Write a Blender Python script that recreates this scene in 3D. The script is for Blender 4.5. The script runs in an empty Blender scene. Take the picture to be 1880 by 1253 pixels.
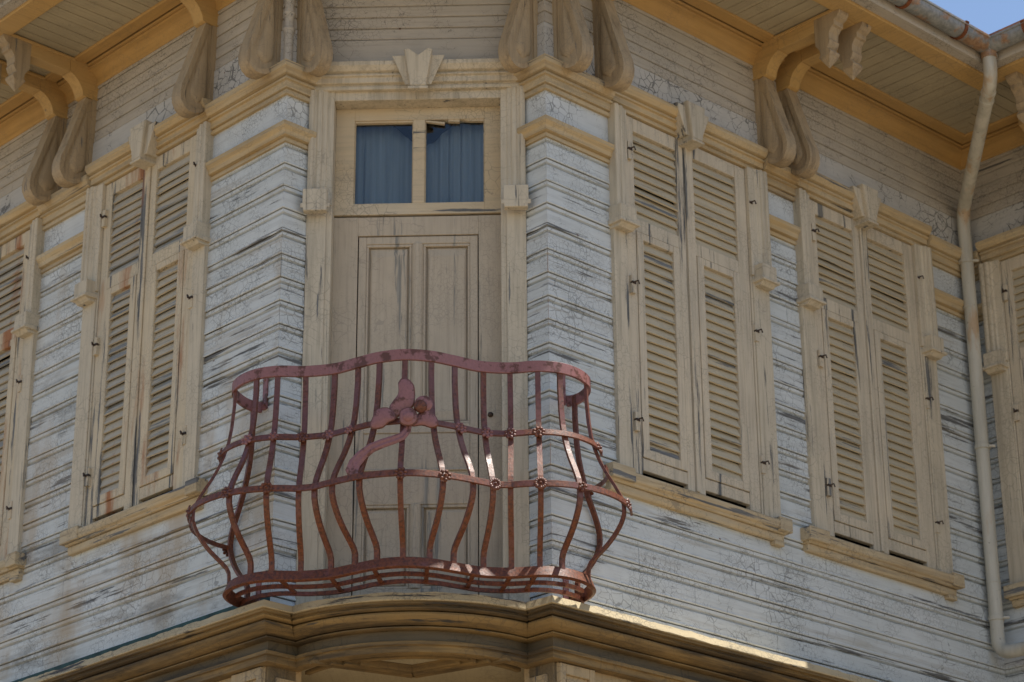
import bpy, bmesh, math, random
from mathutils import Vector, Matrix, noise
random.seed(7)
S = bpy.context.scene
COL = S.collection

# ------------------------------------------------------------------ camera
cam = bpy.data.cameras.new("camera"); camo = bpy.data.objects.new("camera", cam); COL.objects.link(camo)
camo.matrix_world = Matrix.Translation((0, 0, 1.6)) @ Matrix(
    ((0.999588, 0.017103, 0.023047), (0.027844, -0.383187, -0.923251), (-0.006958, 0.923512, -0.383506))).to_4x4()
cam.sensor_width = 36; cam.lens = 83.596; cam.clip_end = 2000
cam.dof.use_dof = True; cam.dof.focus_distance = 13.6; cam.dof.aperture_fstop = 3.2
S.camera = camo
# ------------------------------------------------------------------ light
SUN = Vector((0.373, 0.027, 1.0)).normalized()
w = bpy.data.worlds.new("World"); S.world = w; w.use_nodes = True
nt = w.node_tree; bg = nt.nodes["Background"]
sky = nt.nodes.new("ShaderNodeTexSky"); sky.sky_type = 'NISHITA'; sky.sun_disc = False
sky.sun_elevation = math.asin(SUN.z); sky.sun_rotation = math.atan2(SUN.x, SUN.y)
sky.air_density = 1.0; sky.dust_density = 0.6; sky.ozone_density = 1.0
nt.links.new(sky.outputs[0], bg.inputs[0]); bg.inputs[1].default_value = 0.10
sl = bpy.data.lights.new("sun", 'SUN'); sl.energy = 5.0; sl.angle = math.radians(0.5); sl.color = (1.0, 0.95, 0.86)
so = bpy.data.objects.new("sun", sl); COL.objects.link(so); so.rotation_euler = SUN.to_track_quat('Z', 'Y').to_euler()
so.location = (0, 0, 40)
S.view_settings.view_transform = 'Standard'; S.view_settings.look = 'None'
S.view_settings.exposure = 0.80; S.view_settings.gamma = 1.0

# ------------------------------------------------------------------ materials
class NG:
    def __init__(s, name):
        s.m = bpy.data.materials.new(name); s.m.use_nodes = True
        s.t = s.m.node_tree; s.b = s.t.nodes["Principled BSDF"]
        s.tc = s.t.nodes.new("ShaderNodeTexCoord")
    def n(s, t, **k):
        x = s.t.nodes.new(t)
        for a, b in k.items():
            if a.startswith('i_'): x.inputs[a[2:].replace('_', ' ')].default_value = b
            else: setattr(x, a, b)
        return x
    def l(s, a, b): s.t.links.new(a, b)
    def mapped(s, scale, loc=(0, 0, 0)):
        mp = s.n("ShaderNodeMapping"); mp.inputs['Scale'].default_value = scale; mp.inputs['Location'].default_value = loc
        s.l(s.tc.outputs['Object'], mp.inputs['Vector']); return mp.outputs[0]
    def noise(s, vec, scale, detail=4, rough=.55):
        x = s.n("ShaderNodeTexNoise"); x.inputs['Scale'].default_value = scale
        x.inputs['Detail'].default_value = detail; x.inputs['Roughness'].default_value = rough
        s.l(vec, x.inputs['Vector']); return x.outputs['Fac']
    def ramp(s, v, a, b, lo=0., hi=1.):
        x = s.n("ShaderNodeMapRange"); x.clamp = True
        x.inputs['From Min'].default_value = a; x.inputs['From Max'].default_value = b
        x.inputs['To Min'].default_value = lo; x.inputs['To Max'].default_value = hi
        s.l(v, x.inputs['Value']); return x.outputs[0]
    def math(s, op, a, b=None):
        x = s.n("ShaderNodeMath", operation=op)
        for i, v in enumerate((a, b)):
            if v is None: continue
            if isinstance(v, (int, float)): x.inputs[i].default_value = v
            else: s.l(v, x.inputs[i])
        return x.outputs[0]
    def mix(s, f, a, b, mode='MIX'):
        x = s.n("ShaderNodeMix", data_type='RGBA', blend_type=mode)
        for i, v in ((0, f), (6, a), (7, b)):
            if isinstance(v, (int, float)): x.inputs[i].default_value = v
            elif isinstance(v, tuple): x.inputs[i].default_value = (*v, 1)
            else: s.l(v, x.inputs[i])
        return x.outputs[2]
    def bump(s, h, strength, dist=.004, prev=None):
        x = s.n("ShaderNodeBump"); x.inputs['Strength'].default_value = strength; x.inputs['Distance'].default_value = dist
        s.l(h, x.inputs['Height'])
        if prev is not None: s.l(prev, x.inputs['Normal'])
        return x.outputs[0]

def paint(name, col, alt, wood=(.17, .17, .165), grain='x', crack=.5, cs=34, peel=.60, dirt=None, dirt_lo=.55, dirt_w=.2, rust=None, rough=.75, along=2.2, across=42, nails=False, checks=0., grain_amt=.38, stain=None):
    """old cracked paint over grey weathered wood; grain = the axis the boards run along"""
    g = NG(name); oc = g.tc.outputs['Object']
    sc = (along, across, across) if grain == 'x' else (across, across, along)
    if grain == 'y': sc = (across, along, across)
    if grain == 'xy': sc = (along, along, across)
    big = g.noise(oc, 1.3, 3); mid = g.noise(oc, 7, 4, .6)
    gr = g.noise(g.mapped(sc), 1.0, 5, .65)
    c = g.mix(g.ramp(big, .32, .68), col, alt)
    c = g.mix(g.ramp(mid, .35, .75, 0, .35), c, tuple(v * .72 for v in col))
    c = g.mix(g.ramp(gr, .47, .70, 0, grain_amt), c, tuple(v * .5 + .02 for v in col))
    # alligator cracks
    wob = g.n("ShaderNodeVectorMath", operation='ADD')
    nz = g.n("ShaderNodeTexNoise"); nz.inputs['Scale'].default_value = 22; g.l(oc, nz.inputs['Vector'])
    sm = g.n("ShaderNodeVectorMath", operation='SCALE'); sm.inputs['Scale'].default_value = .02
    g.l(nz.outputs['Color'], sm.inputs[0]); g.l(oc, wob.inputs[0]); g.l(sm.outputs[0], wob.inputs[1])
    vo = g.n("ShaderNodeTexVoronoi", feature='DISTANCE_TO_EDGE'); vo.inputs['Scale'].default_value = cs
    g.l(wob.outputs[0], vo.inputs['Vector'])
    area = g.ramp(g.noise(g.mapped((1, 1, 1), (3, 5, 1)), 2.6, 5, .68), .46, .66)
    wd = g.math('MULTIPLY', area, .060)
    cm = g.math('LESS_THAN', vo.outputs['Distance'], wd)
    v2 = g.n("ShaderNodeTexVoronoi", feature='DISTANCE_TO_EDGE'); v2.inputs['Scale'].default_value = cs * .47
    g.l(wob.outputs[0], v2.inputs['Vector'])
    a2 = g.ramp(g.noise(g.mapped((1, 1, 1), (8, 1, 6)), 1.9, 5, .66), .50, .64)
    cm = g.math('MAXIMUM', cm, g.math('LESS_THAN', v2.outputs['Distance'], g.math('MULTIPLY', a2, .042)))
    cm = g.math('MULTIPLY', cm, crack)
    c = g.mix(cm, c, tuple(v * .55 for v in wood))
    # peeled places, stretched along the board
    ps = tuple(v * .28 for v in sc)
    pn = g.noise(g.mapped(ps, (2, 7, 4)), 1.0, 6, .68)
    pm = g.ramp(pn, peel, peel + .035)
    wcol = g.mix(g.ramp(gr, .35, .7), wood, tuple(v * .45 for v in wood))
    c = g.mix(pm, c, wcol)
    if checks:
        kn = g.noise(g.mapped(tuple(v * 1.45 if v > 10 else v * .55 for v in sc), (5, 3, 8)), 1.0, 3, .6)
        km = g.math('MULTIPLY', g.ramp(kn, .655, .685), g.ramp(g.noise(oc, 3.1, 3), .42, .58))
        c = g.mix(g.math('MULTIPLY', km, checks), c, tuple(v * .4 for v in wood))
    if dirt:
        dn = g.noise(g.mapped((sc[0] * .12, sc[1] * .12, sc[2] * .12), (9, 2, 6)), 2.0, 5, .7)
        c = g.mix(g.ramp(dn, dirt_lo, dirt_lo + dirt_w, 0, .8), c, dirt)
    if stain:                                                  # brown water stains running down from the sills
        sn = g.noise(g.mapped((1.5, 1.5, .55), (4, 4, 2)), 1.0, 6, .62)
        c = g.mix(g.ramp(sn, .50, .64, 0, stain), c, (.34, .235, .115))
        c = g.mix(g.ramp(g.noise(g.mapped((1.1, 1.1, 4), (7, 1, 3)), 1.0, 6, .7), .54, .66, 0, .55), c, (.16, .155, .14))
    if rust:
        rn = g.noise(g.mapped((5, 5, .9), (1, 1, 8)), 1.0, 5, .6)
        c = g.mix(g.ramp(rn, rust, rust + .13, 0, .85), c, (.30, .10, .025))
    if nails:
        nv = g.n("ShaderNodeTexVoronoi", feature='F1'); nv.inputs['Scale'].default_value = 2.6
        g.l(oc, nv.inputs['Vector'])
        nm = g.math('LESS_THAN', nv.outputs['Distance'], .022)
        c = g.mix(nm, c, (.12, .035, .012))
    g.l(c, g.b.inputs['Base Color']); g.b.inputs['Roughness'].default_value = rough
    g.b.inputs['Specular IOR Level'].default_value = .25
    h = g.math('SUBTRACT', g.math('MULTIPLY', gr, .35), g.math('MULTIPLY', g.math('MAXIMUM', cm, pm), .6))
    g.l(g.bump(h, .55, .004), g.b.inputs['Normal'])
    return g.m

CREAM = (.585, .505, .375); CREAM2 = (.52, .46, .355); OCHRE = (.47, .29, .10); OCHRE2 = (.45, .285, .115)
M = {}
M['siding'] = paint("white_siding_paint", (.61, .635, .63), (.52, .55, .54), crack=.5, cs=30, peel=.605, dirt=(.31, .255, .18), dirt_lo=.575, nails=True, checks=.75)
M['siding_stained'] = paint("stained_siding_paint", (.61, .635, .63), (.52, .55, .54), crack=.5, cs=30, peel=.60, dirt=(.31, .255, .18), dirt_lo=.55, nails=True, checks=.75, stain=.55)
M['siding_fine'] = paint("white_board_paint", (.60, .62, .615), (.53, .55, .54), crack=.6, cs=42, peel=.66, nails=True)
M['plain'] = paint("alligatored_grey_paint", (.52, .505, .475), (.45, .43, .39), crack=.75, cs=17, peel=.66, nails=True)
M['frieze'] = paint("grey_frieze_paint", (.47, .42, .35), (.40, .365, .31), crack=.55, cs=30, peel=.64, nails=True)
M['trim_v'] = paint("cream_upright_paint", CREAM, CREAM2, grain='z', crack=.25, cs=24, peel=.615, checks=.6, dirt=(.32, .28, .21), dirt_lo=.52, grain_amt=.55)
M['trim_h'] = paint("cream_level_paint", CREAM, (.54, .42, .26), grain='x', crack=.35, cs=30, peel=.64, nails=True)
M['ochre_h'] = paint("ochre_level_paint", OCHRE, OCHRE2, grain='x', crack=.2, cs=30, peel=.69, nails=True)
M['belt'] = paint("yellowed_belt_paint", (.53, .435, .285), (.50, .345, .155), grain='x', crack=.2, cs=30, peel=.64, nails=True, checks=.7, dirt=(.24, .18, .11), dirt_lo=.50, grain_amt=.6)
M['ochre_p'] = paint("ochre_bracket_paint", (.43, .325, .20), (.34, .265, .17), grain='z', crack=.2, cs=24, peel=.65, checks=.7, dirt=(.15, .11, .07), dirt_lo=.52, grain_amt=.6)
M['beam'] = paint("ochre_beam_paint", (.52, .33, .12), (.46, .31, .14), grain='y', crack=.2, cs=24, peel=.69)
M['soffit'] = paint("soffit_board_paint", (.42, .355, .235), (.35, .305, .21), grain='y', crack=.22, cs=26, peel=.68)
M['shutter'] = paint("cream_shutter_paint", (.59, .505, .375), (.52, .455, .35), grain='z', crack=.25, cs=30, peel=.585, checks=.65, dirt=(.34, .30, .23), dirt_lo=.53, grain_amt=.5)
M['shutter_rusty'] = paint("rust_streaked_shutter_paint", (.60, .50, .345), (.53, .455, .335), grain='z', crack=.25, cs=30, peel=.585, rust=.525, checks=.55)
M['slat'] = paint("weathered_slat_paint", (.55, .46, .31), (.47, .41, .30), grain='x', crack=.15, cs=30, peel=.60, wood=(.20, .20, .195), checks=.9)
M['slat_grey'] = paint("bare_grey_slat_paint", (.50, .43, .31), (.42, .38, .31), grain='x', crack=.15, cs=30, peel=.545, wood=(.32, .315, .29), checks=.9, rust=.64)
M['door'] = paint("weathered_door_paint", (.50, .42, .315), (.45, .385, .295), grain='z', crack=.3, cs=34, peel=.565, wood=(.33, .31, .265), across=48, checks=.35)
M['door_h'] = paint("weathered_door_rail_paint", (.50, .42, .315), (.45, .385, .295), grain='x', crack=.3, cs=34, peel=.60, wood=(.33, .31, .265), across=55)
M['sill'] = paint("peeling_sill_paint", (.52, .39, .22), (.46, .40, .29), grain='x', crack=.4, cs=22, peel=.56, checks=.8, dirt=(.23, .16, .09), dirt_lo=.52, grain_amt=.65)
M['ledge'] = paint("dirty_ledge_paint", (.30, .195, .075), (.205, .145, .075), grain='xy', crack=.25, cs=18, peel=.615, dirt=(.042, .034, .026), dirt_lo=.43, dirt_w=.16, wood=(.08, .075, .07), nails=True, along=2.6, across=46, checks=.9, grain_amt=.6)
M['grime_shade'] = paint("shaded_grimy_frieze_paint", (.155, .118, .070), (.11, .09, .06), grain='xy', crack=.3, cs=16, peel=.60, dirt=(.035, .03, .025), dirt_lo=.47, wood=(.06, .055, .05), along=1.8, across=30, checks=.8)  # shade under the overhanging cove is painted into the base colour, with dirt over it
M['lip'] = paint("flaking_lip_paint", (.50, .41, .26), (.42, .34, .21), grain='xy', crack=.45, cs=34, peel=.58, wood=(.09, .085, .08), along=3)
M['lower'] = paint("dirty_lower_wall_paint", (.44, .33, .19), (.36, .29, .19), grain='z', crack=.35, cs=20, peel=.61, dirt=(.09, .075, .06), dirt_lo=.5)

def simple(name, col, rough=.6, metal=0., var=.25, scale=14, spec=.3):
    g = NG(name); n = g.noise(g.tc.outputs['Object'], scale, 5, .6)
    c = g.mix(g.ramp(n, .35, .7), col, tuple(v * (1 - var) for v in col))
    g.l(c, g.b.inputs['Base Color']); g.b.inputs['Roughness'].default_value = rough; g.b.inputs['Metallic'].default_value = metal
    g.b.inputs['Specular IOR Level'].default_value = spec
    g.l(g.bump(n, .25, .003), g.b.inputs['Normal']); return g.m
M['dark'] = simple("dark_void", (.012, .011, .010), .9)
M['iron_dark'] = simple("dark_iron", (.075, .050, .038), .6, .1, .6, 60)
M['pipe'] = None
def iron():
    g = NG("rusted_red_iron"); oc = g.tc.outputs['Object']
    n = g.noise(oc, 6.5, 6, .68); f = g.noise(oc, 60, 4, .7)
    k = g.math('ADD', n, g.math('MULTIPLY', g.math('SUBTRACT', f, .5), .35))
    sx = g.n("ShaderNodeSeparateXYZ"); g.l(oc, sx.inputs[0])
    k = g.math('ADD', k, g.ramp(sx.outputs['Z'], 5.4, 6.75, .12, -.05))    # the pink primer is worn off towards the foot
    pink = g.mix(g.ramp(f, .3, .7), (.155, .055, .042), (.10, .035, .027))
    rust = g.mix(g.ramp(f, .35, .68), (.185, .052, .017), (.042, .014, .009))
    c = g.mix(g.ramp(k, .44, .55), pink, rust)
    g.l(c, g.b.inputs['Base Color'])
    g.l(g.ramp(k, .44, .55, .36, .52), g.b.inputs['Roughness'])
    g.b.inputs['Specular IOR Level'].default_value = .45
    g.l(g.bump(g.math('ADD', f, k), .5, .003), g.b.inputs['Normal']); return g.m
M['iron'] = iron()
def ironpink():
    g = NG("pink_primed_iron"); oc = g.tc.outputs['Object']
    n = g.noise(oc, 14, 6, .65); f = g.noise(oc, 70, 3, .7)
    c = g.mix(g.ramp(n, .53, .60), g.mix(g.ramp(f, .3, .7), (.27, .115, .108), (.21, .088, .083)), (.10, .032, .018))
    g.l(c, g.b.inputs['Base Color']); g.b.inputs['Roughness'].default_value = .5
    g.l(g.bump(g.math('ADD', f, n), .45, .003), g.b.inputs['Normal']); return g.m
M['ironpink'] = ironpink()
def pipe_m():
    g = NG("pale_pipe_plastic"); oc = g.tc.outputs['Object']
    n = g.noise(g.mapped((14, 14, 1.6)), 1.0, 5, .6); s = g.noise(oc, 40, 3)
    c = g.mix(g.ramp(n, .4, .7), (.50, .475, .40), (.36, .34, .28))
    c = g.mix(g.ramp(g.noise(g.mapped((8, 8, 2.2), (4, 1, 3)), 1, 4), .58, .68, 0, .7), c, (.40, .25, .12))
    c = g.mix(g.ramp(s, .66, .72, 0, .5), c, (.12, .10, .08))
    g.l(c, g.b.inputs['Base Color']); g.b.inputs['Roughness'].default_value = .55; return g.m
M['pipe'] = pipe_m()
def zinc():
    g = NG("rusting_zinc"); oc = g.tc.outputs['Object']
    n = g.noise(oc, 5, 6, .7); s = g.noise(oc, 26, 5, .7)
    c = g.mix(g.ramp(s, .35, .65), (.33, .335, .32), (.19, .20, .20))
    c = g.mix(g.ramp(n, .50, .58, 0, .9), c, g.mix(g.ramp(s, .4, .6), (.40, .235, .12), (.26, .14, .07)))
    g.l(c, g.b.inputs['Base Color']); g.b.inputs['Roughness'].default_value = .6; g.b.inputs['Metallic'].default_value = .25
    g.l(g.bump(s, .3, .003), g.b.inputs['Normal']); return g.m
M['zinc'] = zinc()
M['rust'] = simple("bright_rust", (.23, .075, .025), .8, 0, .6, 40)
M['teal'] = simple("teal_skirting_paint", (.035, .085, .080), .7, 0, .6, 10)
M['flash'] = paint("pale_flaking_flashing", (.70, .66, .55), (.62, .57, .46), crack=.8, cs=14, peel=.63, wood=(.08, .07, .06))
def glassm():
    g = NG("old_window_glass"); g.b.inputs['Base Color'].default_value = (.9, .95, 1, 1)
    g.b.inputs['Roughness'].default_value = .02; g.b.inputs['Transmission Weight'].default_value = 1.0; g.b.inputs['IOR'].default_value = 1.45
    n = g.noise(g.tc.outputs['Object'], 5, 2); g.l(g.bump(n, .08, .02), g.b.inputs['Normal']); return g.m
M['glass'] = glassm()
def curt():
    g = NG("blue_curtain_cloth"); oc = g.tc.outputs['Object']
    n = g.noise(g.mapped((38, 38, .8)), 1, 3)
    c = g.mix(g.ramp(n, .3, .7), (.25, .295, .30), (.155, .195, .205))
    g.l(c, g.b.inputs['Base Color']); g.b.inputs['Roughness'].default_value = .9; return g.m
M['curtain'] = curt()
def tiles():
    g = NG("clay_roof_tiles"); oc = g.tc.outputs['Object']
    n = g.noise(oc, 9, 5); c = g.mix(g.ramp(n, .35, .7), (.36, .16, .09), (.22, .11, .07))
    g.l(c, g.b.inputs['Base Color']); g.b.inputs['Roughness'].default_value = .85
    wv = g.n("ShaderNodeTexWave"); wv.inputs['Scale'].default_value = 1.6; wv.inputs['Distortion'].default_value = .6
    g.l(oc, wv.inputs['Vector']); g.l(g.bump(wv.outputs['Fac'], .8, .04), g.b.inputs['Normal']); return g.m
M['tiles'] = tiles()
def ground_m():
    g = NG("dusty_street_paving"); oc = g.tc.outputs['Object']
    n = g.noise(oc, .6, 6, .6); b = g.n("ShaderNodeTexBrick"); b.inputs['Scale'].default_value = 2.5
    b.inputs['Color1'].default_value = (.26, .20, .125, 1); b.inputs['Color2'].default_value = (.22, .168, .105, 1); b.inputs['Mortar'].default_value = (.2, .17, .14, 1)
    g.l(oc, b.inputs['Vector'])
    c = g.mix(g.ramp(n, .35, .7, 0, .6), b.outputs['Color'], (.265, .20, .125)); g.l(c, g.b.inputs['Base Color']); g.b.inputs['Roughness'].default_value = .9; return g.m
M['ground'] = ground_m()

# ------------------------------------------------------------------ mesh builder (x along the wall, d outward, z up; y = -d)
class MB:
    def __init__(s): s.v = []; s.f = []
    def add(s, vs, fs):
        o = len(s.v); s.v += [tuple(v) for v in vs]; s.f += [tuple(i + o for i in f) for f in fs]
    def box(s, x0, x1, d0, d1, z0, z1):
        s.add([(x, -d, z) for z in (z0, z1) for d in (d0, d1) for x in (x0, x1)],
              [(0, 1, 3, 2), (4, 6, 7, 5), (0, 4, 5, 1), (2, 3, 7, 6), (0, 2, 6, 4), (1, 5, 7, 3)])
    def ext(s, prof, x0, x1, m0=0., m1=0., seg=1, wob=None):
        """profile [(d,z)] extruded along x, end planes slanted with d (mitres)"""
        n = len(prof); vs = []; fs = []
        for k in range(seg + 1):
            t = k / seg
            for d, z in prof:
                a = x0 + m0 * d; b = x1 + m1 * d; x = a + (b - a) * t
                dd, zz = wob(x) if wob else (0, 0)
                vs.append((x, -(d + dd), z + zz))
        for k in range(seg):
            for i in range(n):
                j = (i + 1) % n
                fs.append((k * n + i, k * n + j, (k + 1) * n + j, (k + 1) * n + i))
        fs.append(tuple(range(n - 1, -1, -1))); fs.append(tuple(seg * n + i for i in range(n)))
        s.add(vs, fs)
    def extz(s, prof, z0, z1):
        """profile [(x,d)] extruded along z"""
        n = len(prof)
        s.add([(x, -d, z) for z in (z0, z1) for x, d in prof],
              [(i, (i + 1) % n, n + (i + 1) % n, n + i) for i in range(n)] + [tuple(range(n - 1, -1, -1)), tuple(range(n, 2 * n))])
    def extd(s, poly, d0, d1, inset=0., puff=0.):
        """outline [(x,z)] extruded outward from d0 to d1; the front is inset a little (chamfer)"""
        n = len(poly); cx = sum(p[0] for p in poly) / n; cz = sum(p[1] for p in poly) / n
        fr = [(cx + (x - cx) * (1 - inset), cz + (z - cz) * (1 - inset)) for x, z in poly]
        vs = [(x, -d0, z) for x, z in poly] + [(x, -(d1 - puff), z) for x, z in poly] + [(x, -d1, z) for x, z in fr]
        fs = [tuple(range(n - 1, -1, -1))]
        for r in (0, 1):
            fs += [(r * n + i, r * n + (i + 1) % n, (r + 1) * n + (i + 1) % n, (r + 1) * n + i) for i in range(n)]
        fs.append(tuple(range(2 * n, 3 * n))); s.add(vs, fs)
    def sweep(s, path, sides, hw, ht, closed=False):
        """rectangular bar along a 3-D path; sides = width direction at every point"""
        n = len(path); vs = []; fs = []
        for i in range(n):
            p = Vector(path[i]); T = (Vector(path[min(i + 1, n - 1)]) - Vector(path[max(i - 1, 0)])).normalized()
            a = Vector(sides[i]).normalized(); b = T.cross(a).normalized(); a = b.cross(T).normalized()
            for q in ((1, 1), (-1, 1), (-1, -1), (1, -1)):
                vs.append(p + a * (hw * q[0]) + b * (ht * q[1]))
        for i in range(n - 1):
            for k in range(4):
                fs.append((i * 4 + k, i * 4 + (k + 1) % 4, i * 4 + 4 + (k + 1) % 4, i * 4 + 4 + k))
        fs += [(3, 2, 1, 0), tuple(4 * (n - 1) + k for k in range(4))]
        s.add(vs, fs)
    def tube(s, path, rad, seg=14):
        n = len(path); vs = []; fs = []
        rads = rad if isinstance(rad, list) else [rad] * n; up = Vector((.3, .9, .1))
        for i in range(n):
            T = (Vector(path[min(i + 1, n - 1)]) - Vector(path[max(i - 1, 0)])).normalized()
            a = T.cross(up).normalized(); b = T.cross(a)
            for k in range(seg):
                an = 2 * math.pi * k / seg
                vs.append(Vector(path[i]) + (a * math.cos(an) + b * math.sin(an)) * rads[i])
        for i in range(n - 1):
            for k in range(seg):
                fs.append((i * seg + k, i * seg + (k + 1) % seg, (i + 1) * seg + (k + 1) % seg, (i + 1) * seg + k))
        fs += [tuple(range(seg - 1, -1, -1)), tuple((n - 1) * seg + k for k in range(seg))]
        s.add(vs, fs)
    def dome(s, c, u, v, nrm, ru, rv, h, seg=16, rings=5):
        """low half-ellipsoid boss"""
        c, u, v, nrm = Vector(c), Vector(u), Vector(v), Vector(nrm); vs = []; fs = []
        for r in range(rings):
            a = r / rings * math.pi / 2
            for k in range(seg):
                t = 2 * math.pi * k / seg
                vs.append(c + u * (ru * math.cos(a) * math.cos(t)) + v * (rv * math.cos(a) * math.sin(t)) + nrm * (h * math.sin(a)))
        vs.append(c + nrm * h)
        for r in range(rings - 1):
            for k in range(seg):
                fs.append((r * seg + k, r * seg + (k + 1) % seg, (r + 1) * seg + (k + 1) % seg, (r + 1) * seg + k))
        b = (rings - 1) * seg
        fs += [(b + k, b + (k + 1) % seg, rings * seg) for k in range(seg)]
        fs.append(tuple(range(seg - 1, -1, -1)))
        s.add(vs, fs)
    def build(s, name, mat, parent=None, mtx=None, bevel=0., smooth=False, label=None):
        me = bpy.data.meshes.new(name); me.from_pydata(s.v, [], s.f)
        bm = bmesh.new(); bm.from_mesh(me); bmesh.ops.recalc_face_normals(bm, faces=bm.faces); bm.to_mesh(me); bm.free()
        for m_ in (mat if isinstance(mat, list) else [mat]): me.materials.append(m_)
        o = bpy.data.objects.new(name, me); COL.objects.link(o)
        if parent is not None: o.parent = parent
        if mtx is not None: o.matrix_local = mtx
        if smooth:
            for p in me.polygons: p.use_smooth = True
            md = o.modifiers.new("es", 'EDGE_SPLIT'); md.split_angle = math.radians(40)
        if bevel:
            b = o.modifiers.new("bevel", 'BEVEL'); b.width = bevel; b.segments = 1; b.limit_method = 'ANGLE'; b.angle_limit = math.radians(40)
        if label: o['label'] = label
        return o

def thing(name, loc, label, cat, group=None):
    o = bpy.data.objects.new(name, None); COL.objects.link(o); o.location = loc; o['label'] = label; o['category'] = cat
    if group: o['group'] = group
    return o
def tag(o, label, cat, group=None):
    o['label'] = label; o['category'] = cat
    if group: o['group'] = group

# ------------------------------------------------------------------ wall frames
H = math.sqrt(.5)
CX, CY = -0.92062, 13.2
HALF = 0.81315
RL = 4.42                                                     # length of the right-hand wall up to the inner corner
house = thing("wooden_house", (CX, CY, 0), "weathered white weatherboard house with louvred shutters and bracketed eaves", "house")
def fr(x, y, deg): return Matrix.Translation((x, y, 0)) @ Matrix.Rotation(math.radians(deg), 4, 'Z')
F = {'C': fr(0, 0, 0), 'R': fr(HALF, 0, 45), 'L': fr(-HALF, 0, -45), 'QL': fr(-HALF, 0, 45), 'QR': fr(HALF, 0, -45),
     'W': fr(HALF + RL * H, RL * H, -45)}
LL = -6.6                                                     # far end of the left-hand wall (x = -s)
WL = 4.2
def part(mb, name, mat, frame, **k): return mb.build(name, mat, house, F[frame], **k)
def sub(mb, name, mat, par, **k): return mb.build(name, mat, par, None, **k)

def ring(x, z, a=.0028, f=1.7):
    return (noise.noise((x * f, z * 9.1, 3.3)) * a, noise.noise((x * f * .8, z * 7.7, 9.3)) * a * 1.25)

# ------------------------------------------------------------------ siding
HOLES = {'R': [(.62, 1.90), (2.45, 3.74)], 'L': [(-3.98, -2.82), (-2.00, -.84)], 'W': [(.25, 1.50)]}
def siding(frame, x0, x1, m0, m1, z0, z1, step=.155):
    mb = MB(); z = z1 - step; first = True
    while z > z0 - step:
        a = max(z, z0); tilt = random.uniform(-.0015, .0025)
        cuts = [x0]
        if x1 - x0 > 2.2:
            c = random.uniform(x0 + .5, x1 - .5); cuts.append(c)
        cuts.append(x1)
        spans = [(cuts[i], cuts[i + 1]) for i in range(len(cuts) - 1)]
        if a + step > 6.375 and a < 8.86:                     # the boards stop at the window openings
            for h0, h1 in HOLES.get(frame, ()):
                nx_ = []
                for p, q in spans:
                    if q <= h0 or p >= h1: nx_.append((p, q)); continue
                    if p < h0: nx_.append((p, h0))
                    if q > h1: nx_.append((h1, q))
                spans = nx_
        cuts = spans
        for i in range(len(cuts)):
            p, q = cuts[i]
            gap = .0018
            pr = [(-.03, a), (.012, a), (.0195 + tilt, a - .003), (.0225 + tilt, a + .002), (.0225 + tilt, a + .009), (.0185, a + .014), (.018, a + .101), (.0165, a + .104),
                  (-.006, a + .105), (-.006, a + .117), (.0125, a + .127), (.0135, a + step - .0085), (-.03, a + step - .0085)]
            zz = a
            mb.ext(pr, p if p == x0 else p + gap, q if q == x1 else q - gap, m0 if p == x0 else 0, m1 if q == x1 else 0,
                   max(2, int((q - p) / .12)), lambda x, zz=zz: ring(x, zz))
        z -= step
    return part(mb, "siding", M['siding_stained' if frame == 'L' else 'siding'], frame)
ZB, ZT = 5.40, 8.46
siding('R', 0, RL, -1, -1, ZB, ZT)
siding('L', LL, 0, 0, 1, ZB, ZT)
siding('QL', 0, .26, -1, 0, ZB, ZT)
siding('QR', -.26, 0, 0, 1, ZB, ZT)
siding('W', 0, WL, 1, 0, ZB, ZT)

def flatboard(frame, x0, x1, m0, m1):
    mb = MB()
    edges = [x0] + [v for h in sorted(HOLES.get(frame, ())) for v in h] + [x1]
    for p, q in zip(edges[0::2], edges[1::2]):
        mb = MB(); mb.ext([(-.02, 8.50), (.017, 8.50), (.017, 8.85), (-.02, 8.85)], p, q, m0 if p == x0 else 0, m1 if q == x1 else 0, 2)
        part(mb, "flat_board", M['siding_fine'], frame)
    mb = MB()                                                  # plain board, then narrow boards up to the cove
    mb.ext([(-.02, 8.96), (.022, 8.96), (.022, 9.262), (.016, 9.268), (-.02, 9.268)], x0, x1, m0, m1, 6)
    part(mb, "flat_board", M['plain'], frame); mb = MB()
    z = 9.272
    while z < 9.78:
        j = random.uniform(-.001, .0015)
        mb.ext([(-.02, z), (.012 + j, z), (.016 + j, z + .005), (.013 + j, z + .072), (.004, z + .079), (.004, z + .0845), (-.02, z + .0845)], x0, x1, m0, m1,
               max(2, int((x1 - x0) / .3)), lambda x, zz=z: ring(x, zz, .0012))
        z += .0845
    part(mb, "frieze", M['frieze'], frame)
flatboard('R', 0, RL, -1, -1); flatboard('L', LL, 0, 0, 1); flatboard('QL', 0, .26, -1, 0); flatboard('QR', -.26, 0, 0, 1)
flatboard('W', 0, WL, 1, 0)

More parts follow.
